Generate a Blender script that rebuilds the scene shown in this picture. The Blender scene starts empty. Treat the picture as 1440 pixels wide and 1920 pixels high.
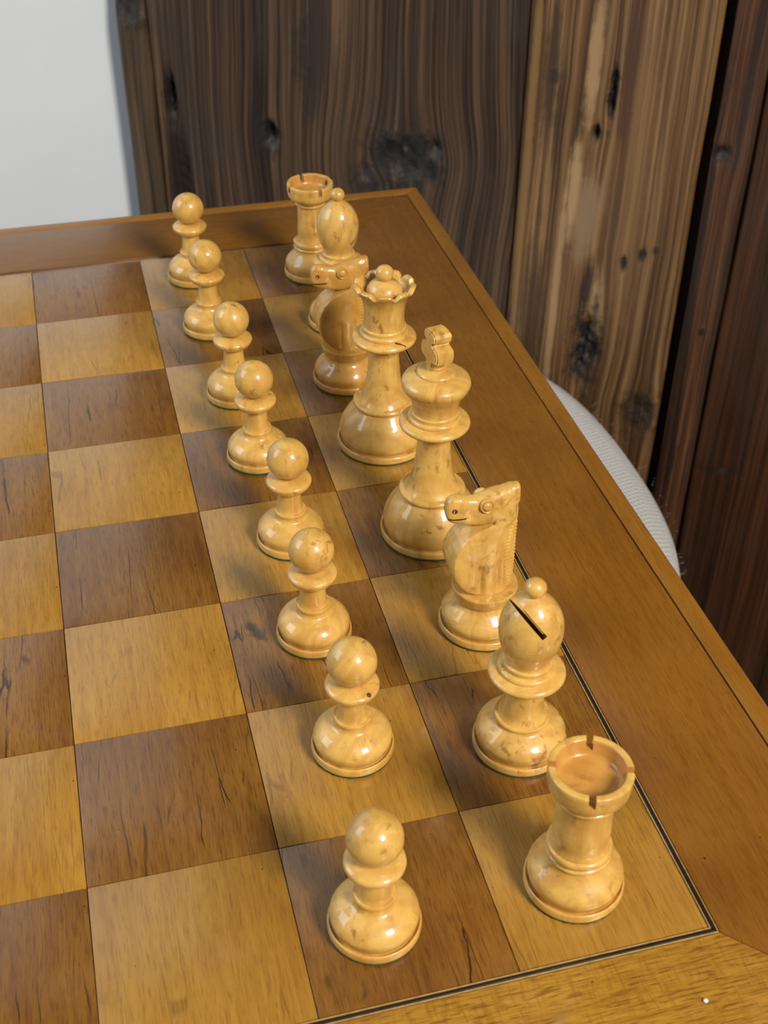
import bpy, bmesh, math, random
import numpy as np
from mathutils import Vector, Matrix

random.seed(7)
U = 0.06                      # side of one chess square in metres
TOP = 0.72                    # height of the table top
sc = bpy.context.scene
COL = sc.collection
PI = math.pi


def W(x, y, z=0.0):           # board units -> world metres
    return Vector((x * U, y * U, TOP + z * U))


# ------------------------------------------------------------------ camera
cam_d = bpy.data.cameras.new('camera')
cam = bpy.data.objects.new('camera', cam_d)
COL.objects.link(cam)
R_right = Vector((0.96761817, -0.2522887, 0.0080931))
R_up = Vector((0.14891384, 0.59643953, 0.78872337))
R_fwd = Vector((0.20381304, 0.76197789, -0.614695))
m = Matrix((R_right, R_up, -R_fwd)).transposed().to_4x4()
m.translation = W(-2.56226810, -3.19556909, 5.53847278)
cam.matrix_world = m
cam_d.sensor_fit = 'HORIZONTAL'
cam_d.sensor_width = 36.0
cam_d.lens = 2375.945 / 1440 * 36.0
cam_d.clip_start = 0.01
cam_d.dof.use_dof = True
cam_d.dof.focus_distance = 8.0 * U
cam_d.dof.aperture_fstop = 34
sc.camera = cam

# ------------------------------------------------------------------ light
sc.view_settings.view_transform = 'Standard'
sc.view_settings.look = 'None'
sc.view_settings.gamma = 1.0
sc.view_settings.exposure = 0.0
sc.view_settings.use_curve_mapping = False

world = bpy.data.worlds.new('daylight')
sc.world = world
world.use_nodes = True
bg = world.node_tree.nodes['Background']
bg.inputs[0].default_value = (0.86, 0.93, 1.0, 1)
bg.inputs[1].default_value = 0.075


def area(name, loc, target, sx, sy, power, color):
    d = bpy.data.lights.new(name, 'AREA')
    d.shape = 'RECTANGLE'
    d.size, d.size_y = sx, sy
    d.energy = power
    d.color = color
    o = bpy.data.objects.new(name, d)
    COL.objects.link(o)
    o.location = loc
    o.rotation_euler = (target - loc).to_track_quat('-Z', 'Y').to_euler()
    return o


area('window_light', W(7.5, -16, 17.5), W(-0.8, 4, 0), 0.36, 0.44, 34.0, (1.0, 0.94, 0.84))
area('side_fill_light', W(-22, 8.5, 14), W(-8, 16.3, 2), 0.8, 0.9, 14.5, (0.76, 0.88, 1.0))  # unseen bluish fill, aimed at the white wall to brighten it


# ------------------------------------------------------------------ node helpers
class NT:
    def __init__(self, name):
        self.mat = bpy.data.materials.new(name)
        self.mat.use_nodes = True
        self.t = self.mat.node_tree
        self.t.nodes.clear()
        self.out = self.t.nodes.new('ShaderNodeOutputMaterial')
        self.b = self.t.nodes.new('ShaderNodeBsdfPrincipled')
        self.t.links.new(self.b.outputs[0], self.out.inputs[0])

    def put(self, sock, v):
        if isinstance(v, bpy.types.NodeSocket):
            self.t.links.new(v, sock)
        elif v is not None:
            if hasattr(sock, 'default_value') and hasattr(sock.default_value, '__len__'):
                if isinstance(v, (int, float)):
                    v = (v,) * len(sock.default_value)
                if len(sock.default_value) == 4 and len(v) == 3:
                    v = (*v, 1)
            sock.default_value = v

    def M(self, op, a, b=None, c=None, clamp=False):
        n = self.t.nodes.new('ShaderNodeMath')
        n.operation = op
        n.use_clamp = clamp
        for s, v in zip(n.inputs, (a, b, c)):
            self.put(s, v)
        return n.outputs[0]

    def V(self, op, a, b=None):
        n = self.t.nodes.new('ShaderNodeVectorMath')
        n.operation = op
        self.put(n.inputs[0], a)
        if b is not None:
            self.put(n.inputs[1], b)
        return n.outputs[0]

    def coord(self, scale=(1, 1, 1), seed=True):
        c = self.t.nodes.new('ShaderNodeTexCoord').outputs['Object']
        v = self.V('MULTIPLY', c, scale)
        if seed:
            oi = self.t.nodes.new('ShaderNodeObjectInfo').outputs['Location']
            v = self.V('ADD', v, self.V('MULTIPLY', oi, (37.0, 53.0, 11.0)))
        return v

    def noise(self, vec, scale=1.0, detail=3.0, rough=0.55, dist=0.0, color=False):
        n = self.t.nodes.new('ShaderNodeTexNoise')
        self.put(n.inputs['Vector'], vec)
        self.put(n.inputs['Scale'], scale)
        n.inputs['Detail'].default_value = detail
        n.inputs['Roughness'].default_value = rough
        n.inputs['Distortion'].default_value = dist
        return n.outputs[1 if color else 0]

    def ramp(self, fac, stops, interp='LINEAR'):
        n = self.t.nodes.new('ShaderNodeValToRGB')
        n.color_ramp.interpolation = interp
        e = n.color_ramp.elements
        while len(e) < len(stops):
            e.new(0.5)
        for k, (p, c) in enumerate(stops):
            e[k].position = p
            e[k].color = (*c, 1) if len(c) == 3 else c
        self.put(n.inputs[0], fac)
        return n.outputs[0]

    def sm(self, v, lo, hi):          # smoothstep, 0..1
        n = self.t.nodes.new('ShaderNodeMapRange')
        n.interpolation_type = 'SMOOTHSTEP'
        self.put(n.inputs[0], v)
        n.inputs[1].default_value = lo
        n.inputs[2].default_value = hi
        return n.outputs[0]

    def mix(self, fac, a, b, mode='MIX'):
        n = self.t.nodes.new('ShaderNodeMix')
        n.data_type = 'RGBA'
        n.blend_type = mode
        self.put(n.inputs[0], fac)
        self.put(n.inputs[6], a)
        self.put(n.inputs[7], b)
        return n.outputs[2]

    def sep(self, v):
        n = self.t.nodes.new('ShaderNodeSeparateXYZ')
        self.put(n.inputs[0], v)
        return n.outputs

    def comb(self, x, y, z):
        n = self.t.nodes.new('ShaderNodeCombineXYZ')
        for s, v in zip(n.inputs, (x, y, z)):
            self.put(s, v)
        return n.outputs[0]

    def bump(self, h, strength=0.2, dist=0.001):
        n = self.t.nodes.new('ShaderNodeBump')
        n.inputs['Strength'].default_value = strength
        n.inputs['Distance'].default_value = dist
        self.put(n.inputs['Height'], h)
        self.t.links.new(n.outputs[0], self.b.inputs['Normal'])

    def fin(self, color, rough=0.5, coat=0.0, coat_rough=0.1, spec=0.5):
        self.put(self.b.inputs['Base Color'], color)
        self.put(self.b.inputs['Roughness'], rough)
        self.b.inputs['Coat Weight'].default_value = coat
        self.b.inputs['Coat Roughness'].default_value = coat_rough
        self.b.inputs['Specular IOR Level'].default_value = spec
        return self.mat


def plain(name, color, rough=0.6, coat=0.0):
    n = NT(name)
    v = n.noise(n.coord((400, 400, 400)), 1.0, 3)
    c = n.mix(n.sm(v, 0.3, 0.7), tuple(x * 0.8 for x in color), tuple(min(1, x * 1.15) for x in color))
    return n.fin(c, rough, coat)


def boxwood(name, light, mid, spot, spot_amt):
    n = NT(name)
    k = 1.0 / U
    vg = n.coord((7 * k, 7 * k, 1.1 * k))
    g = n.noise(vg, 1.0, 4, 0.6, 1.1)
    col = n.ramp(g, [(0.25, mid), (0.55, light), (0.8, tuple(c * 0.9 for c in light))])
    # growth rings cut through by the turning
    v1 = n.coord((1.0 * k, 2.6 * k, 1.3 * k))
    wv = n.t.nodes.new('ShaderNodeTexWave')
    wv.wave_type = 'BANDS'
    wv.bands_direction = 'DIAGONAL'
    n.put(wv.inputs['Vector'], v1)
    wv.inputs['Scale'].default_value = 1.9
    wv.inputs['Distortion'].default_value = 4.5
    wv.inputs['Detail'].default_value = 2.0
    wv.inputs['Detail Scale'].default_value = 0.7
    ring = n.M('MULTIPLY', n.sm(wv.outputs['Fac'], 0.45, 1.0), 0.34)
    col = n.mix(ring, col, mid)
    # brown age spots, gathered in patches
    sp = n.noise(n.coord((17 * k, 17 * k, 11 * k)), 1.0, 3, 0.6, 0.4)
    patch = n.noise(n.coord((3.4 * k, 3.4 * k, 3.0 * k)), 1.0, 2)
    msk = n.M('MULTIPLY', n.sm(sp, 0.54, 0.70), n.sm(patch, 0.42, 0.66))
    col = n.mix(n.M('MULTIPLY', msk, spot_amt), col, spot)
    fine = n.noise(n.coord((60 * k, 60 * k, 9 * k)), 1.0, 2)
    col = n.mix(n.M('MULTIPLY', n.sm(fine, 0.52, 0.75), 0.22), col, mid)
    n.bump(n.noise(n.coord((11 * k, 11 * k, 26 * k)), 1.0, 4), 0.16, 0.0012)
    return n.fin(col, 0.42, 0.6, 0.06, 0.4)


def veneer(name, c_lo, c_mid, c_hi, pore, axis='Y', pore_amt=0.5, cracks=0.0, quilt=False, rough=0.27):
    n = NT(name)
    k = 1.0 / U

    def cs(across, along):
        return n.coord((across * k, along * k, k) if axis == 'Y' else (along * k, across * k, k))
    tone = n.noise(cs(1.3, 0.9), 1.0, 2, 0.5, 0.5)
    g1 = n.noise(cs(24, 1.6), 1.0, 4, 0.62, 0.6)
    g2 = n.noise(cs(105, 7.5), 1.0, 3, 0.65)
    f = n.M('ADD', n.M('MULTIPLY', g1, 0.55), n.M('MULTIPLY', tone, 0.45))
    col = n.ramp(f, [(0.3, c_lo), (0.5, c_mid), (0.72, c_hi)])
    pm = n.M('MULTIPLY', n.sm(g2, 0.48, 0.68), pore_amt)
    col = n.mix(pm, col, pore)
    # tiny dots
    dots = n.noise(cs(26, 20), 1.0, 1, 0.3)
    col = n.mix(n.M('MULTIPLY', n.sm(dots, 0.79, 0.82), 0.8), col, tuple(c * 0.3 for c in pore))
    hgt = g2
    if cracks > 0:
        vo = n.t.nodes.new('ShaderNodeTexVoronoi')
        vo.feature = 'DISTANCE_TO_EDGE'
        cv = cs(7.0, 0.42)
        cv = n.V('ADD', cv, n.V('MULTIPLY', n.noise(cs(3, 5), 1.0, 3, 0.6, 0, True), (0.22, 0.15, 0)))
        n.put(vo.inputs['Vector'], cv)
        vo.inputs['Scale'].default_value = 1.0
        cm = n.M('SUBTRACT', 1.0, n.sm(vo.outputs['Distance'], 0.004, 0.020))
        pm2 = n.sm(n.noise(cs(3.2, 1.6), 1.0, 2), 0.52, 0.62)
        cm = n.M('MULTIPLY', n.M('MULTIPLY', cm, pm2), cracks)
        col = n.mix(cm, col, tuple(c * 0.22 for c in pore))
        hgt = n.M('SUBTRACT', hgt, cm)
    if quilt:
        q = n.noise(cs(5, 40), 1.0, 2, 0.6, 0.8)
        col = n.mix(n.M('MULTIPLY', n.sm(q, 0.50, 0.66), 0.55), col, c_lo)
        q2 = n.noise(cs(75, 6), 1.0, 3, 0.65, 0.2)
        col = n.mix(n.M('MULTIPLY', n.sm(q2, 0.52, 0.64), 0.75), col, pore)
    # overall tone differs from piece to piece
    wn = n.t.nodes.new('ShaderNodeTexWhiteNoise')
    n.put(wn.inputs['Vector'], n.t.nodes.new('ShaderNodeObjectInfo').outputs['Location'])
    hv = n.t.nodes.new('ShaderNodeHueSaturation')
    n.put(hv.inputs['Value'], n.M('ADD', 0.9, n.M('MULTIPLY', wn.outputs['Value'], 0.2)))
    n.put(hv.inputs['Color'], col)
    n.bump(hgt, 0.16, 0.0006)
    r = n.M('ADD', rough - 0.05, n.M('MULTIPLY', n.noise(cs(5, 5), 1.0, 3), 0.1))
    return n.fin(hv.outputs[0], r, 0.38, 0.13, 0.62)


M_box = boxwood('boxwood', (0.68, 0.405, 0.095), (0.50, 0.245, 0.045), (0.27, 0.105, 0.024), 0.8)
M_box_raw = boxwood('boxwood_inside', (0.56, 0.28, 0.06), (0.44, 0.19, 0.035), (0.30, 0.10, 0.02), 0.5)
M_box_amber = boxwood('amber_boxwood', (0.58, 0.31, 0.062), (0.44, 0.195, 0.030), (0.27, 0.10, 0.02), 0.6)
M_light = veneer('light_square_veneer', (0.265, 0.120, 0.015), (0.365, 0.178, 0.024), (0.45, 0.234, 0.037), (0.16, 0.058, 0.008), 'Y', 0.45, 0.35)
M_dark = veneer('dark_square_veneer', (0.130, 0.045, 0.007), (0.200, 0.081, 0.010), (0.275, 0.123, 0.017), (0.060, 0.017, 0.003), 'Y', 0.55, 0.9)
M_border_y = veneer('border_veneer_long', (0.150, 0.054, 0.004), (0.197, 0.076, 0.006), (0.245, 0.101, 0.010), (0.100, 0.032, 0.003), 'Y', 0.5)
M_border_x = veneer('border_veneer_cross', (0.150, 0.054, 0.004), (0.197, 0.076, 0.006), (0.245, 0.101, 0.010), (0.100, 0.032, 0.003), 'X', 0.5)
M_border_q = veneer('border_veneer_quilted', (0.28, 0.120, 0.009), (0.42, 0.205, 0.022), (0.54, 0.285, 0.040), (0.15, 0.050, 0.006), 'X', 0.5, 0, True)
M_lip_y = veneer('lipping_long', (0.21, 0.078, 0.006), (0.27, 0.108, 0.010), (0.32, 0.14, 0.016), (0.145, 0.048, 0.004), 'Y', 0.4)
M_lip_x = veneer('lipping_cross', (0.21, 0.078, 0.006), (0.27, 0.108, 0.010), (0.32, 0.14, 0.016), (0.145, 0.048, 0.004), 'X', 0.4)
M_cream = plain('cream_stringing', (0.38, 0.23, 0.065), 0.4, 0.2)
M_ebony = plain('black_stringing', (0.012, 0.006, 0.004), 0.4, 0.2)
M_core = plain('board_core', (0.085, 0.030, 0.006), 0.8)
M_felt = plain('green_felt', (0.020, 0.058, 0.022), 0.95)
M_knot = plain('knot_brown', (0.10, 0.035, 0.010), 0.5, 0.3)
M_slot = plain('sawn_slot', (0.20, 0.075, 0.02), 0.6)
M_darkhole = plain('dark_recess', (0.05, 0.018, 0.006), 0.6)


# ------------------------------------------------------------------ object helpers
def link(name, mesh, mat=None, parent=None, loc=None, smooth=35):
    o = bpy.data.objects.new(name, mesh)
    COL.objects.link(o)
    if mat is not None and len(mesh.materials) == 0:
        mesh.materials.append(mat)
    if smooth:
        mesh.polygons.foreach_set('use_smooth', [True] * len(mesh.polygons))
        mesh.set_sharp_from_angle(angle=math.radians(smooth))
    if parent is not None:
        o.parent = parent
    if loc is not None:
        o.location = loc
    return o


def mesh_py(name, verts, faces):
    me = bpy.data.meshes.new(name)
    me.from_pydata([tuple(v) for v in verts], [], faces)
    me.update()
    return me


def thing(name, label, cat, loc, rz=0.0, group=None):
    o = bpy.data.objects.new(name, None)
    o.empty_display_size = 0.02
    COL.objects.link(o)
    o.location = loc
    o.rotation_euler = (0, 0, rz)
    o['label'] = label
    o['category'] = cat
    if group:
        o['group'] = group
    return o


def box_mesh(x0, x1, y0, y1, z0, z1, bev=0.0, seg=1):
    bm = bmesh.new()
    bmesh.ops.create_cube(bm, size=1.0)
    for v in bm.verts:
        v.co = Vector((x0 + (v.co.x + .5) * (x1 - x0), y0 + (v.co.y + .5) * (y1 - y0), z0 + (v.co.z + .5) * (z1 - z0)))
    if bev:
        bmesh.ops.bevel(bm, geom=list(bm.edges), offset=bev, segments=seg, affect='EDGES', profile=0.5)
    me = bpy.data.meshes.new('box')
    bm.to_mesh(me)
    bm.free()
    return me


def prism_mesh(pts, z0, z1, bev=0.0):
    """vertical prism over a plan polygon (counter-clockwise), top edges eased"""
    bm = bmesh.new()
    lo = [bm.verts.new((x, y, z0)) for x, y in pts]
    hi = [bm.verts.new((x, y, z1)) for x, y in pts]
    bm.faces.new(list(reversed(lo)))
    top = bm.faces.new(hi)
    k = len(pts)
    for i in range(k):
        bm.faces.new((lo[i], lo[(i + 1) % k], hi[(i + 1) % k], hi[i]))
    if bev:
        bmesh.ops.bevel(bm, geom=list(top.edges), offset=bev, segments=2, affect='EDGES', profile=0.5)
    bmesh.ops.recalc_face_normals(bm, faces=bm.faces)
    me = bpy.data.meshes.new('prism')
    bm.to_mesh(me)
    bm.free()
    return me


def catmull(pts, sub=4):
    """smooth curve through (r, z) points; a point given twice is a crease"""
    runs, cur = [], [pts[0]]
    for p in pts[1:]:
        if p == cur[-1]:
            runs.append(cur)
            cur = [p]
        else:
            cur.append(p)
    runs.append(cur)
    out = []
    for run in runs:
        if len(run) < 3:
            seq = run
        else:
            seq = []
            P = [np.array(p, float) for p in run]
            P = [2 * P[0] - P[1]] + P + [2 * P[-1] - P[-2]]
            for i in range(1, len(P) - 2):
                p0, p1, p2, p3 = P[i - 1:i + 3]
                t01 = max(np.linalg.norm(p1 - p0), 1e-6) ** .5
                t12 = max(np.linalg.norm(p2 - p1), 1e-6) ** .5
                t23 = max(np.linalg.norm(p3 - p2), 1e-6) ** .5
                m1 = (p2 - p1) + t12 * ((p1 - p0) / t01 - (p2 - p0) / (t01 + t12))
                m2 = (p2 - p1) + t12 * ((p3 - p2) / t23 - (p3 - p1) / (t12 + t23))
                for k in range(sub):
                    t = k / sub
                    seq.append(tuple((2 * (p1 - p2) + m1 + m2) * t ** 3 + (-3 * (p1 - p2) - 2 * m1 - m2) * t ** 2 + m1 * t + p1))
            seq.append(run[-1])
        if out and out[-1] == seq[0]:
            seq = seq[1:]
        out += seq
    return [(max(r, 0.0), z) for r, z in out]


def lathe(pts, seg=56, sub=4, warp=None):
    """surface of revolution in board units, scaled to metres, closed at both ends"""
    pr = catmull(pts, sub)
    verts, faces, rings = [], [], []
    for r, z in pr:
        if r < 1e-5:
            rings.append([len(verts)])
            verts.append((0, 0, z * U))
        else:
            base = len(verts)
            for i in range(seg):
                a = 2 * PI * i / seg
                rr, zz = (r, z) if warp is None else warp(r, z, a)
                verts.append((rr * math.cos(a) * U, rr * math.sin(a) * U, zz * U))
            rings.append(list(range(base, base + seg)))
    for A, B in zip(rings, rings[1:]):
        for i in range(seg):
            j = (i + 1) % seg
            if len(A) == 1 and len(B) == 1:
                continue
            if len(A) == 1:
                faces.append((A[0], B[j], B[i]))
            elif len(B) == 1:
                faces.append((A[i], A[j], B[0]))
            else:
                faces.append((A[i], A[j], B[j], B[i]))
    if len(rings[0]) > 1:
        faces.append(tuple(reversed(rings[0])))
    if len(rings[-1]) > 1:
        faces.append(tuple(rings[-1]))
    return mesh_py('turned', verts, faces)


def cut(obj, cutters, mat_in=None):
    """carve cutter meshes out of obj with exact booleans and bake the result"""
    tmp = []
    if mat_in is not None:
        obj.data.materials.append(mat_in)
    for me in cutters:
        if mat_in is not None:
            me.materials.append(mat_in)
        c = bpy.data.objects.new('cutter', me)
        COL.objects.link(c)
        c.parent = obj.parent
        tmp.append(c)
        md = obj.modifiers.new('cut', 'BOOLEAN')
        md.operation = 'DIFFERENCE'
        md.solver = 'EXACT'
        if mat_in is not None:
            md.material_mode = 'TRANSFER'
        md.object = c
    bpy.context.view_layer.update()
    dg = bpy.context.evaluated_depsgraph_get()
    me = bpy.data.meshes.new_from_object(obj.evaluated_get(dg))
    obj.modifiers.clear()
    old = obj.data
    obj.data = me
    bpy.data.meshes.remove(old)
    for c in tmp:
        bpy.data.objects.remove(c)
    me.set_sharp_from_angle(angle=math.radians(35))


# ------------------------------------------------------------------ the room
def structure(o):
    o['kind'] = 'structure'
    return o


n = NT('white_plaster')
v = n.noise(n.coord((14, 14, 14), False), 1.0, 4)
n.bump(n.noise(n.coord((220, 220, 220), False), 1.0, 3), 0.08, 0.0008)
M_white = n.fin(n.mix(v, (0.76, 0.79, 0.82), (0.82, 0.845, 0.87)), 0.7)

n = NT('floor_boards')
v = n.noise(n.coord((30, 2.5, 5), False), 1.0, 4, 0.6, 0.5)
n.bump(v, 0.1, 0.001)
M_floor = n.fin(n.ramp(v, [(0.3, (0.10, 0.050, 0.022)), (0.7, (0.22, 0.12, 0.06))]), 0.5)

WALL_Y = 16.28
fl = thing('floor', '', '', (0, 0, 0))
for key in ('label', 'category'):
    del fl[key]
structure(fl)
bw = 0.16
for i in range(-14, 12):
    x0 = i * bw
    me = box_mesh(x0 + 0.001, x0 + bw - 0.001, -1.9, WALL_Y * U, -0.03, 0, 0.0015)
    link('floorboard', me, M_floor, fl)
wb = structure(link('wall_back', box_mesh(-2.3, 1.9, WALL_Y * U, WALL_Y * U + 0.08, 0, 2.5), M_white))
structure(link('baseboard_back', box_mesh(-2.3, 1.9, WALL_Y * U - 0.012, WALL_Y * U, 0, 0.08, 0.003), M_white))

# old wooden wall: local x runs along it, local z is height above the table top
YAW = math.radians(35)
WN = Vector((math.sin(YAW), math.cos(YAW), 0))
wood_wall = thing('wall_right', '', '', WN * 12.1 * U + Vector((0, 0, TOP)), -YAW)
for key in ('label', 'category'):
    del wood_wall[key]
structure(wood_wall)


def plank_material(name, dark, mid, light, freq, knots=(), streaks=(), grey=0.3, gloss=0.5, seed=0.0, contrast=1.0):
    """knots: (s, z, half width, half height, darkness); streaks: (s, z, half width, half height, colour, amount)"""
    n = NT(name)
    k = 1.0 / U
    c = n.V('MULTIPLY', n.t.nodes.new('ShaderNodeTexCoord').outputs['Object'], (k, k, k))
    s, _, z = n.sep(c)
    wob = n.noise(n.comb(n.M('MULTIPLY', s, 0.9), seed, n.M('MULTIPLY', z, 0.35)), 1.0, 3, 0.55)
    sd = n.M('ADD', s, n.M('MULTIPLY', n.M('SUBTRACT', wob, 0.5), 0.10))
    kmask = None
    fine = n.noise(n.comb(n.M('MULTIPLY', s, 7), seed, n.M('MULTIPLY', z, 5)), 1.0, 4, 0.65)
    for (ks, kz, kw, kh, kd) in knots:
        dx = n.M('DIVIDE', n.M('SUBTRACT', s, ks), kw)
        dz = n.M('DIVIDE', n.M('SUBTRACT', z, kz), kh)
        d2 = n.M('ADD', n.M('MULTIPLY', dx, dx), n.M('MULTIPLY', dz, dz))
        # the grain flows round the knot
        if kd < 0.6:
            dd = n.M('ADD', n.M('SQRT', d2), n.M('MULTIPLY', n.M('SUBTRACT', fine, 0.5), 2.6))
            mk = n.M('MULTIPLY', n.M('SUBTRACT', 1.0, n.sm(dd, 0.35, 1.35)), kd)
            kmask = mk if kmask is None else n.M('MAXIMUM', kmask, mk)
            continue
        push = n.M('DIVIDE', dx, n.M('ADD', 1.0, n.M('MULTIPLY', d2, 0.9)))
        sd = n.M('SUBTRACT', sd, n.M('MULTIPLY', push, kw * 0.55))
        dd = n.M('ADD', n.M('SQRT', d2), n.M('MULTIPLY', n.M('SUBTRACT', fine, 0.5), 2.0))
        mk = n.M('MULTIPLY', n.M('SUBTRACT', 1.0, n.sm(dd, 0.35, 1.35)), kd)
        kmask = mk if kmask is None else n.M('MAXIMUM', kmask, mk)
    zz = n.M('MULTIPLY', z, 0.16)
    g1 = n.noise(n.comb(n.M('MULTIPLY', sd, freq), seed, zz), 1.0, 2, 0.5)
    g2 = n.noise(n.comb(n.M('MULTIPLY', sd, freq * 3.1), seed + 4, n.M('MULTIPLY', z, 0.45)), 1.0, 3, 0.6)
    g3 = n.noise(n.comb(n.M('MULTIPLY', sd, freq * 0.22), seed + 9, n.M('MULTIPLY', z, 0.10)), 1.0, 2, 0.5)
    f = n.M('ADD', n.M('ADD', n.M('MULTIPLY', g1, 0.36), n.M('MULTIPLY', g2, 0.36)), n.M('MULTIPLY', g3, 0.28))
    f = n.M('ADD', 0.5, n.M('MULTIPLY', n.M('SUBTRACT', f, 0.5), 3.0 * contrast), clamp=True)
    col = n.ramp(f, [(0.2, dark), (0.5, mid), (0.85, light)])
    for (ss, sz, sw, sh, scol, amt) in streaks:
        dx = n.M('DIVIDE', n.M('SUBTRACT', n.M('ADD', n.M('MULTIPLY', s, 0.4), n.M('MULTIPLY', sd, 0.6)), ss), sw)
        dz = n.M('DIVIDE', n.M('SUBTRACT', z, sz), sh)
        dd = n.M('ADD', n.M('SQRT', n.M('ADD', n.M('MULTIPLY', dx, dx), n.M('MULTIPLY', dz, dz))), n.M('MULTIPLY', n.M('SUBTRACT', g2, 0.5), 1.6))
        dd = n.M('ADD', dd, n.M('MULTIPLY', n.M('SUBTRACT', fine, 0.5), 0.8))
        col = n.mix(n.M('MULTIPLY', n.M('SUBTRACT', 1.0, n.sm(dd, 0.5, 1.2)), amt), col, scol)
    # grime and greyed patches
    gp = n.noise(n.comb(n.M('MULTIPLY', s, 1.1), seed + 2, n.M('MULTIPLY', z, 0.5)), 1.0, 4, 0.6, 0.6)
    col = n.mix(n.M('MULTIPLY', n.sm(gp, 0.45, 0.7), grey), col, (0.050, 0.042, 0.036))
    rough = 0.62 - 0.25 * gloss
    if kmask is not None:
        kcol = n.ramp(fine, [(0.35, (0.008, 0.007, 0.007)), (0.58, (0.028, 0.024, 0.022)), (0.72, (0.10, 0.088, 0.078))])  # lightest grey paints the bluish sheen that grazing light gives the knots
        col = n.mix(kmask, col, kcol)
    h = n.M('ADD', n.M('MULTIPLY', g2, 0.7), n.M('MULTIPLY', g1, 0.6))
    if kmask is not None:
        h = n.M('ADD', h, n.M('MULTIPLY', kmask, n.M('MULTIPLY', fine, 2.2)))
    n.bump(h, 0.55, 0.0022)
    return n.fin(col, rough, 0.08 * gloss, 0.25, 0.32)


def plank(s0, s1, y0, mat, cavities=(), seed=0, nx=60, ridge=0.012, thick=0.45, wav=0.006):
    """board from s0 to s1 with a worn, hollowed face; y0 = how far the face stands back"""
    rs = np.random.RandomState(seed)
    xs = np.linspace(s0, s1, nx)
    zs = np.r_[-12.0, -11, np.linspace(-10.2, 1.6, 190), 3, 8, 14, 20]
    gx = np.cumsum(rs.randn(nx)) * 0.25
    gx -= np.convolve(gx, np.ones(9) / 9, 'same')
    X, Z = np.meshgrid(xs, zs)
    ph = rs.rand(4) * 6.3
    edge0 = wav * (np.sin(zs * 0.9 + ph[0]) + 0.6 * np.sin(zs * 2.3 + ph[1]))
    edge1 = wav * (np.sin(zs * 0.8 + ph[2]) + 0.6 * np.sin(zs * 2.7 + ph[3]))
    t = (X - s0) / (s1 - s0)
    Xw = X + (1 - t) * edge0[:, None] + t * edge1[:, None]
    D = y0 + ridge * gx[None, :] * (0.7 + 0.3 * np.sin(Z * 0.6 + X * 3))
    e = np.minimum(X - s0, s1 - X)
    D += 0.05 * np.exp(-(e / 0.035) ** 2)
    for (cs_, cz, cw, ch, dep) in cavities:
        dd = ((X - cs_) / cw) ** 2 + ((Z - cz) / ch) ** 2
        D += dep * np.exp(-dd ** 1.6) * (1 + 0.35 * np.sin(X * 31 + Z * 13) * np.sin(Z * 19 - X * 7))
    nz = len(zs)
    verts = np.stack([Xw, D, Z], -1).reshape(-1, 3)
    back = verts.copy()
    back[:, 1] = y0 + thick
    idx = np.arange(nz * nx).reshape(nz, nx)
    faces = []
    a, b, c_, d = idx[:-1, :-1], idx[:-1, 1:], idx[1:, 1:], idx[1:, :-1]
    faces += np.stack([a, b, c_, d], -1).reshape(-1, 4).tolist()
    loop = np.r_[idx[0, :], idx[1:, -1], idx[-1, -2::-1], idx[-2:0:-1, 0]]
    nb = len(verts)
    bv = back[loop]
    verts = np.r_[verts, bv]
    L = len(loop)
    for i in range(L):
        j = (i + 1) % L
        faces.append([int(loop[j]), int(loop[i]), nb + i, nb + j])
    faces.append([nb + i for i in range(L)])
    me = mesh_py('plank', verts * U, faces)
    return link('plank', me, mat, wood_wall, smooth=60)


DK = (0.020, 0.012, 0.007)
mA0 = plank_material('plank_edge_strip', (0.030, 0.020, 0.012), (0.085, 0.052, 0.027), (0.145, 0.090, 0.046), 9,
                     [(-10.1, 0.35, 0.30, 0.55, 0.9)], (), 0.35, 0.4, 3.1)
kA = [(-8.02, -1.50, 0.20, 0.30, 0.85), (-5.9, -1.48, 0.62, 0.42, 1.0), (-6.45, -1.95, 0.3, 0.25, 0.7), (-7.45, -0.25, 0.16, 0.7, 0.35)]
mA = plank_material('wide_dark_plank', (0.018, 0.011, 0.007), (0.055, 0.031, 0.017), (0.155, 0.084, 0.040), 19, kA,
                    [(-9.5, -2.6, 0.20, 1.7, (0.016, 0.011, 0.009), 0.9), (-9.57, -1.15, 0.10, 0.45, (0.012, 0.009, 0.007), 0.95), (-7.2, -0.2, 0.25, 1.3, (0.030, 0.022, 0.018), 0.7), (-6.9, 0.6, 0.07, 0.9, (0.17, 0.10, 0.05), 0.7)], 0.40, 0.5, 1.7)  # near-black streak over the slot puts the recess shade into the colour
kB = [(-3.06, -3.95, 0.24, 0.75, 1.0), (-2.12, -4.85, 0.34, 0.42, 0.7), (-2.66, -2.50, 0.065, 0.11, 1.0), (-2.42, -2.34, 0.065, 0.11, 1.0),
      (-2.25, -2.23, 0.05, 0.08, 0.8), (-3.09, -0.20, 0.07, 0.38, 1.0), (-3.24, -0.74, 0.07, 0.12, 1.0), (-2.95, -3.6, 0.06, 0.75, 0.8), (-3.86, -0.05, 0.08, 0.12, 0.6)]
LT = (0.42, 0.26, 0.125)
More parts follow.
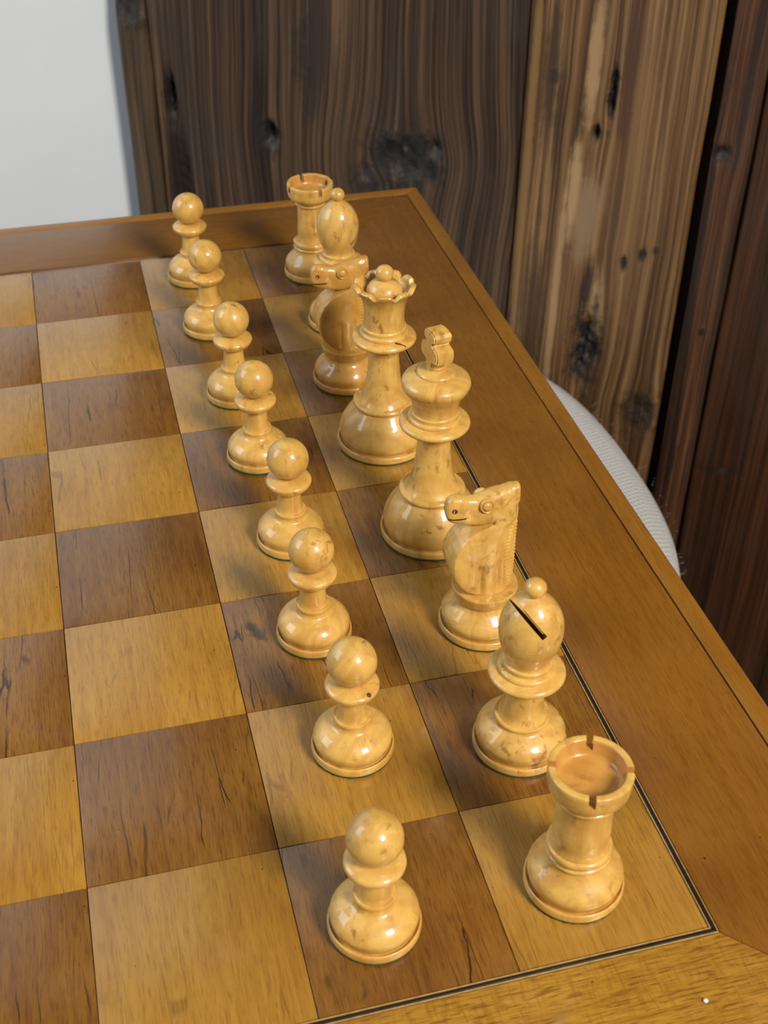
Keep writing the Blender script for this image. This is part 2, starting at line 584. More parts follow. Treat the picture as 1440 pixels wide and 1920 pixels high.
sB = [(-3.10, -2.95, 0.09, 0.60, (0.030, 0.017, 0.012), 0.9), (-4.12, -1.6, 0.07, 4.5, (0.26, 0.14, 0.05), 0.8), (-3.35, 0.25, 0.10, 1.0, LT, 0.9), (-3.42, -1.55, 0.085, 0.9, LT, 0.95), (-3.20, -1.95, 0.17, 0.70, (0.28, 0.18, 0.10), 0.9),
      (-3.52, -3.3, 0.07, 1.9, LT, 0.8), (-2.95, -3.3, 0.10, 0.6, LT, 0.8), (-2.70, -1.3, 0.28, 2.4, (0.23, 0.125, 0.052), 0.6),
      (-2.92, 0.1, 0.10, 1.2, (0.075, 0.034, 0.020), 0.85), (-2.86, -1.8, 0.05, 2.0, (0.08, 0.04, 0.022), 0.7),
      (-3.9, 0.0, 0.12, 1.2, (0.045, 0.026, 0.015), 0.8), (-3.72, -0.7, 0.07, 1.0, (0.045, 0.026, 0.015), 0.8), (-3.85, -3.9, 0.25, 1.9, (0.035, 0.020, 0.011), 0.7)]
mB = plank_material('pale_worn_plank', (0.045, 0.021, 0.009), (0.145, 0.074, 0.028), (0.31, 0.175, 0.076), 21, kB, sB, 0.12, 0.4, 5.3)
kC = [(-1.60, -0.75, 0.12, 0.13, 0.9), (-1.45, -3.3, 0.05, 0.08, 0.9), (-1.52, -5.5, 0.06, 0.4, 0.5)]
mC = plank_material('reddish_stile', (0.018, 0.009, 0.005), (0.080, 0.032, 0.014), (0.20, 0.090, 0.038), 15, kC,
                    [(-1.42, 0.3, 0.07, 1.6, (0.03, 0.016, 0.012), 0.85), (-1.66, -2.5, 0.05, 3.5, (0.02, 0.013, 0.010), 0.8), (-1.28, -3.0, 0.05, 3.5, (0.035, 0.022, 0.016), 0.7)], 0.2, 0.5, 7.9)
kD = [(-0.80, -5.62, 0.34, 0.09, 0.45), (-0.75, -8.2, 0.10, 0.14, 0.4), (-1.05, -7.4, 0.06, 0.2, 0.45)]
mD = plank_material('red_brown_panel', (0.014, 0.006, 0.003), (0.055, 0.020, 0.008), (0.110, 0.040, 0.015), 11, kD, (), 0.22, 0.7, 11.3, 0.8)

plank(-10.32, -9.86, -0.06, mA0, [(-10.1, 0.35, 0.25, 0.4, 0.10)], 1, 14)
plank(-9.85, -4.275, 0.0, mA, [(-9.57, -1.15, 0.085, 0.40, 0.16), (-9.47, -2.6, 0.13, 0.9, 0.10), (-7.98, -1.46, 0.10, 0.16, 0.16), (-5.9, -1.55, 0.40, 0.25, 0.10), (-5.5, -1.3, 0.12, 0.12, 0.12)], 2, 150)
plank(-4.25, -1.87, -0.05, mB, [(-3.06, -3.95, 0.15, 0.5, 0.16), (-3.09, -0.20, 0.05, 0.32, 0.14), (-3.24, -0.74, 0.05, 0.10, 0.12), (-2.66, -2.5, 0.05, 0.09, 0.06), (-2.42, -2.34, 0.05, 0.09, 0.06), (-2.12, -4.9, 0.2, 0.3, 0.06)], 3, 110)
plank(-1.72, -1.24, -0.08, mC, [(-1.60, -0.75, 0.09, 0.1, 0.08)], 4, 30)
plank(-1.225, 3.2, 0.0, mD, [(-0.8, -5.62, 0.3, 0.05, 0.03)], 5, 90, 0.005)
gapback = link('backing_board', box_mesh(-9.85 * U, 3.1 * U, 0.46 * U, 0.60 * U, -12 * U, 20 * U), M_darkhole, wood_wall)

# ------------------------------------------------------------------ the chess table
table = thing('chess_table', 'wooden chess table with inlaid squares and broad golden brown border', 'table', (-4 * U, 4 * U, 0))


def tpart(name, me, mat, loc=(0, 0, 0), smooth=35):
    """child of the table; coordinates given in board metres"""
    o = link(name, me, mat, table, smooth=smooth)
    o.location = Vector(loc) - Vector((-4 * U, 4 * U, 0))
    return o


g = 0.0022
sq_l = box_mesh(-(.5 - g) * U, (.5 - g) * U, -(.5 - g) * U, (.5 - g) * U, -0.003, 0, 0.00022, 2)
sq_d = sq_l.copy()
sq_l.materials.append(M_light)
sq_d.materials.append(M_dark)
for c in range(8):
    for r in range(8):
        o = tpart('square', sq_l if (c + r) % 2 == 0 else sq_d, None, W(-c - .5, r + .5, random.uniform(-0.003, 0.0)))
core = tpart('core_panel', box_mesh(-8.9 * U, .9 * U, -.9 * U, 8.9 * U, TOP - 0.022, TOP - 0.0032), M_core)


def frame_ring(name, a, b, zt, zb, mats, bev, far=None):
    """four mitred strips between offset a and offset b outside the board (board spans -8..0, 0..8)"""
    far = far or {}
    x0, x1, y0, y1 = -8, 0, 0, 8

    def q(d):
        return ((x0 - d) * U, (x1 + d) * U, (y0 - d) * U, (y1 + d) * U)
    A, B = q(a), q(b)
    e = 0.0018 * U if bev else 0
    quads = [
        [(A[0], A[2]), (B[0], B[2]), (B[1], B[2]), (A[1], A[2])],      # near
        [(A[1], A[2]), (B[1], B[2]), (B[1], B[3]), (A[1], A[3])],      # right
        [(A[1], A[3]), (B[1], B[3]), (B[0], B[3]), (A[0], A[3])],      # far
        [(A[0], A[3]), (B[0], B[3]), (B[0], B[2]), (A[0], A[2])],      # left
    ]
    res = []
    for qd, mt in zip(quads, mats):
        cx = sum(p[0] for p in qd) / 4
        cy = sum(p[1] for p in qd) / 4
        pts = [(p[0] - cx + (e if p[0] < cx else -e), p[1] - cy + (e if p[1] < cy else -e)) for p in qd]
        me = prism_mesh(pts, zb, zt, bev)
        res.append(tpart(name, me, mt, (cx, cy, 0), smooth=40))
    return res


frame_ring('inlay_line', 0.002, 0.0125, TOP, TOP - .003, [M_cream, M_cream, M_border_x, M_cream], 0.0001)  # far strip takes the darker border colour to imitate its dim grazing view
frame_ring('inlay_line', 0.013, 0.0315, TOP - .0001, TOP - .003, [M_ebony] * 4, 0.0001)
frame_ring('inlay_line', 0.032, 0.042, TOP, TOP - .003, [M_cream, M_cream, M_border_x, M_cream], 0.0001)  # far strip darkened by colour here too, for the grazing view
frame_ring('border_board', 0.0435, 0.868, TOP, TOP - .022, [M_border_q, M_border_y, M_border_x, M_border_y], 0.0003)
frame_ring('lipping', 0.872, 1.03, TOP, TOP - .026, [M_lip_x, M_lip_y, M_lip_x, M_lip_y], 0.0016)
frame_ring('apron', 0.45, 0.75, TOP - 0.0225, TOP - 0.10, [M_border_x, M_border_y, M_border_x, M_border_y], 0.001)
plug = lathe([(0, -0.03), (0.035, -0.03), (0.036, 0.0), (0.036, 0.0), (0.03, 0.004), (0, 0.003)], 16)
tpart('plug', plug, M_knot, W(0.83, 8.80, 0.0))
ped = lathe([(0, 0), (2.2, 0), (2.2, 0), (2.25, 0.15), (2.1, 0.45), (1.5, 0.75), (0.9, 1.1), (0.62, 1.7), (0.55, 3.0), (0.62, 5.0), (0.8, 7.5), (0.72, 9.4), (1.0, 10.2), (1.8, 10.9), (2.1, 11.2), (2.1, (TOP - 0.0225) / U), (0, (TOP - 0.0225) / U)], 48, 3)
tpart('pedestal', ped, M_border_y, (-4 * U, 4 * U, 0))


# ------------------------------------------------------------------ stool beside the table
n = NT('pale_grey_twill')
k = 1 / U
cc = n.coord((1, 1, 1), False)
x_, y_, z_ = n.sep(cc)
w1 = n.M('SINE', n.M('MULTIPLY', n.M('ADD', n.M('MULTIPLY', x_, 1.0), n.M('MULTIPLY', y_, 0.55)), 1700))
w2 = n.M('SINE', n.M('MULTIPLY', n.M('SUBTRACT', y_, n.M('MULTIPLY', x_, 0.3)), 1500))
ww = n.M('ADD', n.M('MULTIPLY', w1, 0.6), n.M('MULTIPLY', w2, 0.4))
nz = n.noise(n.coord((900, 900, 900), False), 1.0, 3)
f = n.M('ADD', n.M('ADD', 0.5, n.M('MULTIPLY', ww, 0.4)), n.M('SUBTRACT', nz, 0.5))
n.bump(f, 0.5, 0.0008)
M_twill = n.fin(n.ramp(f, [(0.1, (0.36, 0.34, 0.33)), (0.5, (0.62, 0.60, 0.59)), (0.9, (0.80, 0.785, 0.77))]), 0.95)
M_twill_dark = plain('stool_wood', (0.12, 0.055, 0.022), 0.45, 0.2)

SEAT_Z = -4.0
stool = thing('stool', 'pale grey twill upholstered stool tucked under the right edge of the table', 'stool', (0.36 * U, 9.15 * U, 0))


def seat_outline(inset, num=160):
    """square seat with bowed sides: arcs of a large circle on each side, rounded corners"""
    pts = []
    half, Rb = 3.85 - inset, 8.6
    for i in range(num):
        a = 2 * PI * i / num
        p = 5.0
        c, s = math.cos(a), math.sin(a)
        r = (abs(c) ** p + abs(s) ** p) ** (-1 / p)
        x, y = r * c, r * s
        # bow the sides outwards a little
        x *= 1 - 0.150 * y * y
        y *= 1 - 0.150 * (r * c) ** 2
        pts.append((x * half * 1.0, y * half * 1.0))
    return pts


verts, faces = [], []
rows = [(0.55, -1.10), (0.12, -1.02), (0.0, -0.80), (0.0, -0.50), (0.05, -0.30), (0.16, -0.14), (0.36, -0.03), (0.7, 0.0), (1.4, 0.07), (2.4, 0.12), (3.3, 0.13)]
num = 160
for inset, z in rows:
    for x, y in seat_outline(inset, num):
        verts.append((x * U, y * U, TOP + (SEAT_Z + z) * U))
for r in range(len(rows) - 1):
    for i in range(num):
        j = (i + 1) % num
        faces.append((r * num + i, r * num + j, (r + 1) * num + j, (r + 1) * num + i))
faces.append(tuple(reversed(range(num))))
faces.append(tuple((len(rows) - 1) * num + i for i in range(num)))
seat = link('seat_cushion', mesh_py('seat_cushion', verts, faces), M_twill, stool, smooth=60)
link('seat_frame', box_mesh(-3.0 * U, 3.0 * U, -3.0 * U, 3.0 * U, TOP + (SEAT_Z - 2.0) * U, TOP + (SEAT_Z - 1.08) * U, 0.003), M_twill_dark, stool)
lm_ = lathe([(0.20, 0), (0.22, 0.2), (0.34, 5.0), (0.36, (TOP + (SEAT_Z - 1.98) * U) / U)], 20, 2)
lm_.materials.append(M_twill_dark)
for sx in (-1, 1):
    for sy in (-1, 1):
        link('leg', lm_, None, stool, (sx * 2.5 * U, sy * 2.5 * U, 0))
# loose fibres along the seat's rim
rs = random.Random(3)
verts, faces = [], []
ol = seat_outline(0.0, 1600)
for i in range(70):
    x, y = ol[rs.randrange(0, 200)] if rs.random() < .5 else ol[-rs.randrange(1, 200)]
    p = Vector((x, y, SEAT_Z - rs.uniform(0.15, 0.5)))
    d = Vector((rs.uniform(.2, 1), rs.uniform(-.8, .8), rs.uniform(-.1, .9))).normalized()
    sd = Vector((rs.uniform(-1, 1), rs.uniform(-1, 1), rs.uniform(-1, 1))) * .06
    ln = rs.uniform(0.02, 0.08)
    b = len(verts)
    for q in range(4):
        t = q / 3
        pp = p - d * 0.02 + d * ln * t + sd * t * t
        wd = 0.0011 * (1 - .7 * t)
        for off in (Vector((0, 0, wd)), Vector((0, wd, -wd)), Vector((0, -wd, -wd))):
            v_ = (pp + off) * U
            verts.append((v_.x, v_.y, v_.z + TOP))
    for q in range(3):
        for s_ in range(3):
            t_ = (s_ + 1) % 3
            faces.append((b + q * 3 + s_, b + q * 3 + t_, b + q * 3 + 3 + t_, b + q * 3 + 3 + s_))
fz = link('fibres', mesh_py('fibres', verts, faces), M_twill, seat)
fz['kind'] = 'stuff'

# ------------------------------------------------------------------ chess pieces


def base_profile(R, top):
    """weighted foot: felt gap, band, groove, then the dome points given in top"""
    return [(0, 0.012), (R * 0.955, 0.012), (R * 0.955, 0.012), (R * 0.985, 0.018), (R, 0.030), (R, 0.046), (R * 0.995, 0.059), (R * 0.978, 0.069), (R * 0.958, 0.071), (R * 0.958, 0.071),
            (R * 0.915, 0.056), (R * 0.895, 0.054), (R * 0.895, 0.054), (R * 0.898, 0.070), (R * 0.918, 0.088), (R * 0.936, 0.104)] + top


def felt_mesh(R):
    return lathe([(0, 0.0), (R * 0.965, 0.0), (R * 0.975, 0.003), (R * 0.965, 0.0119), (0, 0.0119)], 72, 1,
                 lambda r, z, a: (r * (1 + 0.006 * math.sin(31 * a) + 0.005 * math.sin(57 * a + 1)), z))


felts = {}


def piece(name, label, x, y, R, group=None, rz=0.0):
    t = thing(name, label, 'chess piece', W(x, y, 0), rz, group)
    if R not in felts:
        felts[R] = felt_mesh(R)
        felts[R].materials.append(M_felt)
    fp = link('felt_pad', felts[R], None, t)
    fp['label'] = 'dark green felt pad under the base'
    return t


# ---- pawns
RP = 0.238
pawn_parts = {
    'base': lathe(base_profile(RP, [(0.2245, 0.128), (0.208, 0.160), (0.176, 0.190), (0.140, 0.208), (0.114, 0.222), (0.1035, 0.240), (0.1025, 0.258), (0.1025, 0.258), (0.1075, 0.264), (0.108, 0.276), (0.104, 0.284), (0.104, 0.284), (0.05, 0.285)]), 72),
    'stem': lathe([(0.094, 0.284), (0.087, 0.305), (0.082, 0.345), (0.078, 0.40), (0.077, 0.455)], 48),
    'collar': lathe([(0.05, 0.445), (0.082, 0.447), (0.082, 0.447), (0.112, 0.462), (0.138, 0.482), (0.151, 0.506), (0.1525, 0.518), (0.147, 0.530), (0.125, 0.543), (0.095, 0.552), (0.07, 0.556)], 64),
    'head': lathe([(0.0001, 0.548)] + [(0.139 * math.sin(a), 0.690 - 0.139 * math.cos(a)) for a in np.linspace(0.45, PI - 0.02, 22)] + [(0, 0.829)], 64, 2),
}
for me in pawn_parts.values():
    me.materials.append(M_box)
PG = 'boxwood pawns'
pawns = [
    (-1.622, 0.425, 'boxwood pawn nearest the camera, alone on the front dark square', 0.3),
    (-1.455, 1.585, 'boxwood pawn with a dark ringed knot on its collar, second from front', 1.1),
    (-1.471, 2.558, 'boxwood pawn on dark square left of the front knight, third from front', 2.2),
    (-1.425, 3.520, 'boxwood pawn on light square left of the king, fourth from front', 2.9),
    (-1.470, 4.542, 'boxwood pawn on dark square left of the queen, fifth from front', 4.0),
    (-1.490, 5.443, 'boxwood pawn on light square left of the rear knight, sixth from front', 4.7),
    (-1.532, 6.554, 'boxwood pawn left of the rear bishop, second from the far border', 5.5),
    (-1.543, 7.525, 'boxwood pawn farthest away, beside the far border of the table', 0.9),
]
proto = None
for i, (x, y, lab, rz) in enumerate(pawns):
    if proto is None:
        proto = piece('chess_pawn', lab, x, y, RP, PG, rz)
        for nm in ('base', 'stem', 'collar', 'head'):
            link(nm, pawn_parts[nm], None, proto)
        t = proto
    else:
        t = proto.copy()
        COL.objects.link(t)
        t.location = W(x, y, 0)
        t.rotation_euler = (0, 0, rz)
        t['label'] = lab
        for ch in proto.children:
            cpy = ch.copy()
            COL.objects.link(cpy)
            cpy.parent = t
    if i == 1:
        kn = lathe([(0, -0.004), (0.011, -0.004), (0.013, 0.002), (0.010, 0.005), (0.007, 0.002), (0.004, 0.004), (0, 0.004)], 16, 2)
        ko = link('knot', kn, M_knot, t)
        d = Vector((0.47, -0.88, 0.0)).normalized()
        nrm = Vector((d.x * 0.62, d.y * 0.62, 0.78))
        ang = -rz
        Rm = Matrix.Rotation(ang, 3, 'Z')
        ko.location = Rm @ (Vector((d.x * 0.1385, d.y * 0.1385, 0.537)) * U)
        ko.rotation_euler = (Rm @ nrm).to_track_quat('Z', 'Y').to_euler()


# ---- rooks
def make_rook(label, x, y, rz, st):
    R = 0.260
    t = piece('chess_rook', label, x, y, R, 'boxwood rooks', rz)
    s0, s1 = st
    link('base', lathe(base_profile(R, [(0.2465, 0.128), (0.238, 0.158), (0.214, 0.188), (0.188, 0.215), (0.170, 0.238), (0.160, 0.262), (0.158, 0.272), (0.158, 0.272),
                                        (0.166, 0.278), (0.168, 0.290), (0.160, 0.300), (0.154, 0.303), (0.154, 0.303), (0.164, 0.312), (0.168, 0.328), (0.163, 0.345), (0.152, 0.352), (0.152, 0.352), (0.1, 0.353)]), 72), M_box, t)
    link('stem', lathe([(s0, 0.350), (s0 - 0.010, 0.39), (s1 + 0.005, 0.47), (s1, 0.56), (s1, 0.65), (s1 + 0.002, 0.705)], 64), M_box, t)
    hd = link('battlement', lathe([(0.08, 0.69), (s1 + 0.004, 0.69), (s1 + 0.004, 0.69), (s1 + 0.016, 0.698), (s1 + 0.018, 0.712), (s1 + 0.008, 0.722), (s1 + 0.008, 0.722), (s1 + 0.022, 0.732), (0.178, 0.758), (0.197, 0.778), (0.203, 0.80), (0.206, 0.84),
                                   (0.207, 0.888), (0.203, 0.896), (0.198, 0.898), (0.198, 0.898), (0.174, 0.898), (0.174, 0.898), (0.168, 0.893), (0.163, 0.86), (0.156, 0.825), (0.145, 0.812), (0.10, 0.805), (0.05, 0.801), (0, 0.800)], 72), M_box, t)
    cs_ = []
    for a in (0, PI / 2):
        me = box_mesh(-0.3 * U, 0.3 * U, -0.0175 * U, 0.0175 * U, 0.835 * U, 1.0 * U)
        me.transform(Matrix.Rotation(a, 4, 'Z'))
        cs_.append(me)
    cut(hd, cs_, M_box_raw)
    for pl in hd.data.polygons:
        c_ = pl.center / U
        if c_.z > 0.795 and math.hypot(c_.x, c_.y) < 0.172:
            pl.material_index = 1
    return t


make_rook('boxwood rook nearest the camera, in the front right corner square', -0.565, 0.415, math.radians(-20), (0.152, 0.141))
make_rook('boxwood rook farthest away, standing behind the rear bishop', -0.456, 7.359, math.radians(14), (0.134, 0.120))


# ---- bishops
def make_bishop(label, x, y, rz, slot_az, slot_tilt):
    R = 0.272
    t = piece('chess_bishop', label, x, y, R, 'boxwood bishops', rz)
    link('base', lathe(base_profile(R, [(0.2570, 0.132), (0.240, 0.165), (0.210, 0.192), (0.180, 0.212), (0.160, 0.226), (0.153, 0.240), (0.153, 0.240), (0.158, 0.247), (0.159, 0.258), (0.154, 0.266), (0.154, 0.266), (0.08, 0.268)]), 72), M_box, t)
    link('stem', lathe([(0.138, 0.266), (0.126, 0.29), (0.117, 0.34), (0.112, 0.42), (0.110, 0.50), (0.110, 0.535)], 56), M_box, t)
    link('collar', lathe([(0.07, 0.525), (0.118, 0.525), (0.118, 0.525), (0.160, 0.542), (0.195, 0.562), (0.213, 0.582), (0.215, 0.594), (0.207, 0.607), (0.185, 0.616), (0.163, 0.620), (0.163, 0.620),
                          (0.164, 0.632), (0.158, 0.644), (0.146, 0.650), (0.138, 0.652), (0.138, 0.652), (0.137, 0.662), (0.139, 0.672), (0.136, 0.682), (0.127, 0.687), (0.127, 0.687), (0.08, 0.689)], 72), M_box, t)
    mt = link('mitre', lathe([(0.08, 0.680), (0.123, 0.680), (0.123, 0.700), (0.128, 0.720), (0.148, 0.765), (0.168, 0.835), (0.1755, 0.905), (0.168, 0.975), (0.146, 1.035), (0.112, 1.085), (0.074, 1.120), (0.046, 1.138), (0.034, 1.144), (0, 1.146)], 72), M_box, t)
    link('finial', lathe([(0.02, 1.13), (0.030, 1.142)] + [(0.060 * math.sin(a), 1.190 - 0.056 * math.cos(a)) for a in np.linspace(0.6, PI - .03, 14)] + [(0, 1.246)], 40, 2), M_box, t)
    # sloping saw cut: b runs through the piece, a falls along the cut towards its closed end
    az = slot_az - rz
    b_h = Vector((-math.sin(az) * math.cos(slot_tilt), math.cos(az) * math.cos(slot_tilt), -math.sin(slot_tilt)))
    r_h = Vector((math.cos(az), math.sin(az), 0))
    a_d = (r_h - 0.95 * r_h.cross(b_h)).normalized()
    n_d = a_d.cross(b_h)
    me = box_mesh(-0.34 * U, 0.105 * U, -0.4 * U, 0.4 * U, -0.016 * U, 0.016 * U)
    mx = Matrix((a_d, b_h, n_d)).transposed().to_4x4()
    mx.translation = Vector((0, 0, 0.955 * U))
    me.transform(mx)
    cut(mt, [me], M_slot)
    return t


make_bishop('boxwood bishop with a slanting slot, behind the front rook', -0.518, 1.385, 0.4, math.radians(-24), math.radians(38))
make_bishop('boxwood bishop with a reddish blotched mitre, in front of the rear rook', -0.421, 6.394, 2.0, math.radians(235), 0.5)


# ---- king and queen
def royal_base(t, R):
    link('base', lathe(base_profile(R, [(0.3320, 0.135), (0.324, 0.180), (0.302, 0.235), (0.270, 0.285), (0.240, 0.322), (0.222, 0.345), (0.217, 0.355), (0.217, 0.355), (0.225, 0.362), (0.228, 0.376), (0.220, 0.390), (0.206, 0.395), (0.206, 0.395), (0.12, 0.397)]), 80), M_box, t)
    link('stem', lathe([(0.190, 0.394), (0.166, 0.43), (0.148, 0.48), (0.134, 0.54), (0.124, 0.60), (0.116, 0.68), (0.111, 0.76), (0.108, 0.84), (0.108, 0.875)], 64), M_box, t)
    link('collar', lathe([(0.07, 0.862), (0.120, 0.862), (0.120, 0.862), (0.170, 0.872), (0.212, 0.888), (0.232, 0.906), (0.234, 0.920), (0.225, 0.934), (0.200, 0.944), (0.176, 0.948), (0.176, 0.948),
                          (0.178, 0.960), (0.172, 0.974), (0.162, 0.980), (0.162, 0.980), (0.160, 0.990), (0.162, 1.002), (0.157, 1.014), (0.150, 1.018), (0.150, 1.018), (0.09, 1.020)], 72), M_box, t)


king = piece('chess_king', 'tall boxwood king with a carved cross, between front knight and queen', -0.464, 3.390, 0.350, None, 0.0)
royal_base(king, 0.350)
link('head', lathe([(0.09, 1.012), (0.153, 1.012), (0.153, 1.030), (0.156, 1.060), (0.166, 1.100), (0.186, 1.140), (0.208, 1.172), (0.221, 1.200), (0.224, 1.222), (0.217, 1.243), (0.196, 1.262), (0.160, 1.279), (0.128, 1.288), (0.128, 1.288),
                    (0.126, 1.300), (0.116, 1.311), (0.092, 1.316), (0.064, 1.320), (0.064, 1.320), (0.060, 1.330), (0.062, 1.342), (0.056, 1.350), (0, 1.352)], 72), M_box, king)
half = [(0.036, 1.345), (0.042, 1.385), (0.078, 1.396), (0.104, 1.404), (0.112, 1.445), (0.106, 1.486), (0.076, 1.500), (0.046, 1.506), (0.040, 1.516), (0.050, 1.526), (0.072, 1.540), (0.076, 1.575), (0.060, 1.592), (0.020, 1.600)]
poly = half + [(-x, z) for x, z in reversed(half)]
bm = bmesh.new()
th = 0.062
fr = [bm.verts.new((x * U, -th * U, z * U)) for x, z in poly]
bk = [bm.verts.new((x * U, th * U, z * U)) for x, z in poly]
bm.faces.new(fr)
bm.faces.new(list(reversed(bk)))
for i in range(len(poly)):
    j = (i + 1) % len(poly)
    bm.faces.new((fr[j], fr[i], bk[i], bk[j]))
bmesh.ops.recalc_face_normals(bm, faces=bm.faces)
bmesh.ops.bevel(bm, geom=[e for e in bm.edges if abs(e.verts[0].co.y - e.verts[1].co.y) < 1e-6], offset=0.009 * U, segments=2, affect='EDGES')
me = bpy.data.meshes.new('cross')
bm.to_mesh(me)
bm.free()
cr = link('cross', me, M_box, king, smooth=30)
cr.rotation_euler = (0, 0, math.radians(-79))

queen = piece('chess_queen', 'tall boxwood queen with a scalloped crown, behind the king', -0.508, 4.533, 0.350, None, 0.0)
royal_base(queen, 0.350)


def scallop(r, z, a):
    if z > 1.285 and r > 0.165:
        w_ = (z - 1.285) / 0.055
        d_ = max(0.0, math.cos(9 * a + 0.5)) ** 1.4
        return r * (1 - 0.05 * d_ * w_), z - 0.036 * d_ * min(1, w_)
    return r, z


link('crown', lathe([(0.09, 1.012), (0.146, 1.012), (0.146, 1.040), (0.144, 1.090), (0.147, 1.150), (0.157, 1.210), (0.178, 1.262), (0.203, 1.296), (0.219, 1.318), (0.223, 1.332), (0.223, 1.332), (0.217, 1.340), (0.190, 1.341), (0.190, 1.341),
                     (0.180, 1.325), (0.165, 1.290), (0.142, 1.272), (0.130, 1.268), (0.130, 1.268), (0.129, 1.285), (0.122, 1.312), (0.104, 1.338), (0.078, 1.358), (0.050, 1.370), (0, 1.375)], 126, 4, scallop), M_box, queen)
link('finial', lathe([(0.03, 1.355), (0.036, 1.370)] + [(0.064 * math.sin(a), 1.420 - 0.060 * math.cos(a)) for a in np.linspace(0.6, PI - .03, 14)] + [(0, 1.480)], 40, 2), M_box, queen)

crk = prism_mesh([(-0.055 * U, -0.003 * U), (-0.01 * U, -0.010 * U), (0.05 * U, 0), (0.012 * U, 0.008 * U)], -0.006 * U, 0.004 * U)
co = link('crack', crk, M_knot, queen)
co['label'] = 'short dark crack across the collar'
co.location = Vector((0.194 * math.cos(math.radians(-72)), 0.194 * math.sin(math.radians(-72)), 0.9455)) * U
co.rotation_euler = Vector((0.09, -0.25, 1)).to_track_quat('Z', 'X').to_euler()
co.rotation_euler.z += math.radians(40)


# ---- knights
def interp(xs, ys, x):
    return float(np.interp(x, xs, ys))


def neck_mesh():
    zr = [0.352, 0.37, 0.40, 0.45, 0.50, 0.55, 0.60, 0.65, 0.70, 0.75, 0.79, 0.82, 0.845, 0.86, 1.03]
    xl = [-0.06, -0.105, -0.160, -0.208, -0.235, -0.248, -0.252, -0.246, -0.230, -0.200, -0.160, -0.115, -0.05, 0.00, 0.06]
    zr2 = [0.352, 0.40, 0.50, 0.60, 0.71, 0.80, 0.90, 1.03]
    xr = [0.152, 0.163, 0.168, 0.168, 0.168, 0.170, 0.172, 0.166]
    zt = [0.352, 0.45, 0.60, 0.75, 0.87, 1.03]
    tm = [0.135, 0.138, 0.132, 0.112, 0.088, 0.060]
    us = [0, 0.012, 0.03, 0.06, 0.30, 0.45, 0.62, 0.80, 0.93, 1.0]
    sh = [0.84, 0.93, 0.965, 0.98, 1.0, 1.0, 0.90, 0.66, 0.40, 0.26]
    uu = np.r_[0, 0.006, 0.012, 0.03, 0.06, 0.09, 0.12, np.linspace(0.16, 0.9, 34), 0.93, 0.96, 0.985, 1.0]
    zs = np.r_[np.linspace(0.352, 0.40, 10), np.linspace(0.405, 1.03, 112)]
    verts, faces = [], []
    for z in zs:
        a, b = interp(zr, xl, z), interp(zr2, xr, z)
        T = interp(zt, tm, z)
        front = []
        for u in uu:
            x = a + (b - a) * u
            y = T * interp(us, sh, u)
            gz = math.exp(-((z - 0.47) / 0.12) ** 4)
            y -= 0.020 * gz * math.exp(-((x + 0.075) / 0.020) ** 2)
            y -= 0.022 * gz * math.exp(-((x - 0.040) / 0.020) ** 2)
            mane = 1 if u > 0.80 else 0
            y += mane * 0.012 * (math.sin(2 * PI * (z + x * 0.25) / 0.026)) * min(1, (u - 0.80) / 0.07) * (z < 0.84)
            xx = x + (0.004 * math.sin(2 * PI * z / 0.026) if u > 0.95 and z < .84 else 0)
            front.append((xx, max(0.012, y)))
        for x, y in front:
            verts.append((x * U, -y * U, z * U))
        for x, y in reversed(front):
            verts.append((x * U, y * U, z * U))
    K = 2 * len(uu)
    for r in range(len(zs) - 1):
        for i in range(K):
            j = (i + 1) % K
            faces.append((r * K + i, r * K + j, (r + 1) * K + j, (r + 1) * K + i))
    faces.append(tuple(reversed(range(K))))
    faces.append(tuple((len(zs) - 1) * K + i for i in range(K)))
    return mesh_py('neck', verts, faces)


def head_mesh():
    xs = [-0.280, -0.270, -0.245, -0.20, -0.15, -0.10, -0.05, 0.0, 0.05, 0.09, 0.13, 0.155, 0.168]
    zb = [0.935, 0.900, 0.884, 0.868, 0.850, 0.842, 0.842, 0.848, 0.875, 0.90, 0.93, 0.95, 0.96]
    zt = [1.015, 1.040, 1.058, 1.060, 1.042, 1.034, 1.046, 1.062, 1.072, 1.082, 1.090, 1.092, 1.088]
    hw = [0.034, 0.048, 0.058, 0.064, 0.064, 0.068, 0.080, 0.088, 0.084, 0.076, 0.066, 0.056, 0.046]
    verts, faces = [], []
    sx = np.linspace(-0.280, 0.168, 72)
    K = 40
    for x in sx:
        b, t, w = interp(xs, zb, x), interp(xs, zt, x), interp(xs, hw, x)
        cz, hh = (b + t) / 2, (t - b) / 2
        for i in range(K):
            a = 2 * PI * i / K
            c, s = math.cos(a), math.sin(a)
            p = 3.2
            r = (abs(c) ** p + abs(s) ** p) ** (-1 / p)
            y, z = w * r * c, cz + hh * r * s
            v = (z - b) / (t - b)
            y *= 1.0 - 0.22 * v if x < 0.05 else 1.0 - 0.35 * v
            # cheek hollow before the eye, ribs of the forelock behind it
            y -= math.copysign(0.013 * math.exp(-((x + 0.125) / 0.035) ** 2 - ((z - 0.92) / 0.05) ** 2), y) if abs(y) > 0.02 else 0
            if x > 0.04 and v > 0.35 and abs(y) > 0.008:
                y += math.copysign(0.006 * math.sin((z * 1.0 - x * 0.55) * 2 * PI / 0.042) * min(1, (x - 0.04) / 0.04), y)
            verts.append((x * U, y * U, z * U))
    for r in range(len(sx) - 1):
        for i in range(K):
            j = (i + 1) % K
            faces.append((r * K + j, r * K + i, (r + 1) * K + i, (r + 1) * K + j))
    faces.append(tuple(range(K)))
    faces.append(tuple(reversed([(len(sx) - 1) * K + i for i in range(K)])))
    return mesh_py('head', verts, faces)


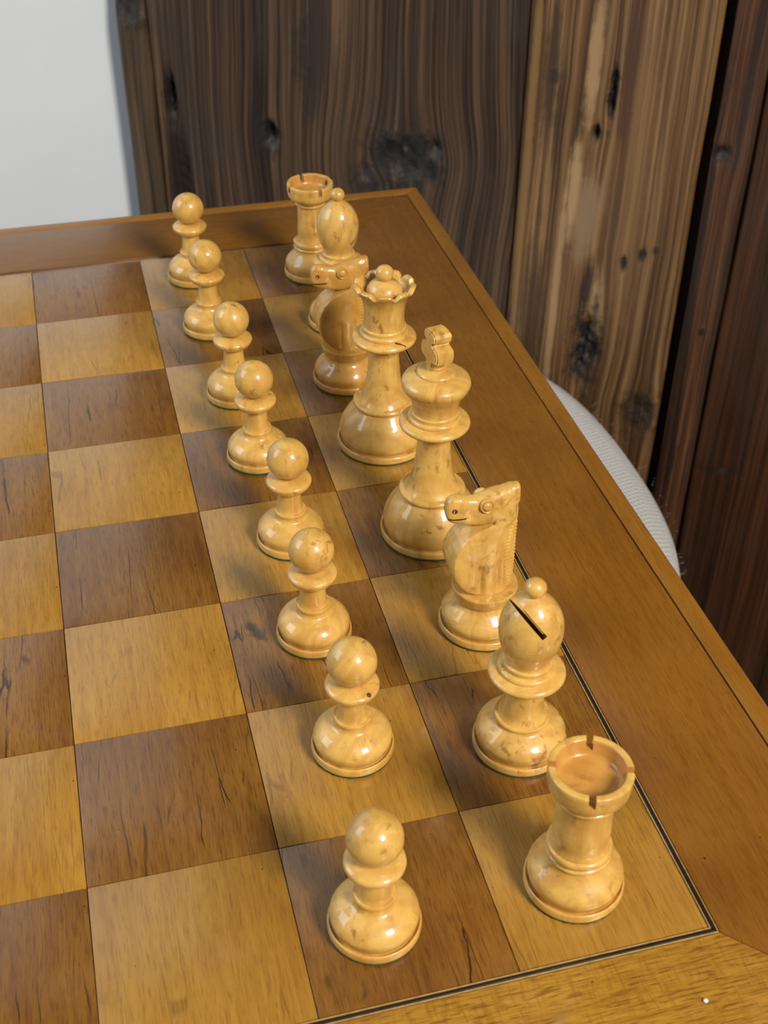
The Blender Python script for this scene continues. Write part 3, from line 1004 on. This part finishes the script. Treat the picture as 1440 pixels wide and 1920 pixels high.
def eye_mesh():
    return lathe([(0, -0.02), (0.042, -0.02), (0.044, 0.002), (0.039, 0.009), (0.033, 0.005), (0.031, 0.003), (0.031, 0.003), (0.028, 0.013), (0.018, 0.021), (0, 0.024)], 28, 3)


neck0, head0, eye0 = neck_mesh(), head_mesh(), eye_mesh()
eye1 = eye0.copy()
eye0.materials.append(M_box)
eye1.materials.append(M_box_amber)
nost = lathe([(0, -0.01), (0.015, -0.01), (0.016, 0.001), (0.012, 0.004), (0.006, -0.001), (0, -0.002)], 16, 2)
nost.materials.append(M_knot)  # dark brown stands in for the shade inside the nostril hole


def make_knight(label, x, y, rz, wood=None):
    wood = wood or M_box
    R = 0.280
    t = piece('chess_knight', label, x, y, R, 'boxwood knights', rz)
    link('base', lathe(base_profile(R, [(0.2640, 0.130), (0.246, 0.165), (0.218, 0.198), (0.194, 0.222), (0.181, 0.244), (0.178, 0.262), (0.178, 0.262), (0.186, 0.268), (0.196, 0.295), (0.205, 0.330), (0.207, 0.345), (0.203, 0.354), (0.203, 0.354), (0, 0.356)]), 72), wood, t)
    link('neck', neck0.copy(), wood, t, smooth=30)
    hd = link('head', head0.copy(), wood, t, smooth=40)
    mo = box_mesh(-0.33 * U, -0.165 * U, -0.2 * U, 0.2 * U, 0.918 * U, 0.928 * U)
    mo.transform(Matrix.Translation((0, 0, 0)))
    cut(hd, [mo], M_darkhole)
    for s in (-1, 1):
        e = link('eye', eye0 if wood is M_box else eye1, None, hd)
        e.location = Vector((-0.045, s * 0.068, 1.000)) * U
        e.rotation_euler = Vector((0, s, 0.22)).to_track_quat('Z', 'Y').to_euler()
        q = link('nostril', nost, None, hd)
        q.location = Vector((-0.238, s * 0.053, 0.985)) * U
        q.rotation_euler = Vector((-0.35, s, 0.1)).to_track_quat('Z', 'Y').to_euler()
    return t


make_knight('boxwood knight nearest the camera, its mane and eye in full view', -0.411, 2.402, 0.0)
make_knight('amber toned boxwood knight half hidden behind the queen', -0.570, 5.459, 0.0, M_box_amber)


# ------------------------------------------------------------------ crumb on the near border
bm = bmesh.new()
bmesh.ops.create_icosphere(bm, subdivisions=2, radius=0.011 * U)
for v_ in bm.verts:
    v_.co *= 1 + 0.25 * math.sin(v_.co.x * 9000 + 1) * math.cos(v_.co.y * 7000)
    v_.co.z *= 0.7
zm = min(v_.co.z for v_ in bm.verts)
for v_ in bm.verts:
    v_.co.z -= zm
me = bpy.data.meshes.new('crumb')
bm.to_mesh(me)
bm.free()
cb = link('crumb', me, plain('crumb_white', (0.75, 0.75, 0.72), 0.6), None, W(-0.197, -0.373, 0.0))
cb['label'] = 'tiny white crumb lying on the near border board'
cb['category'] = 'crumb'
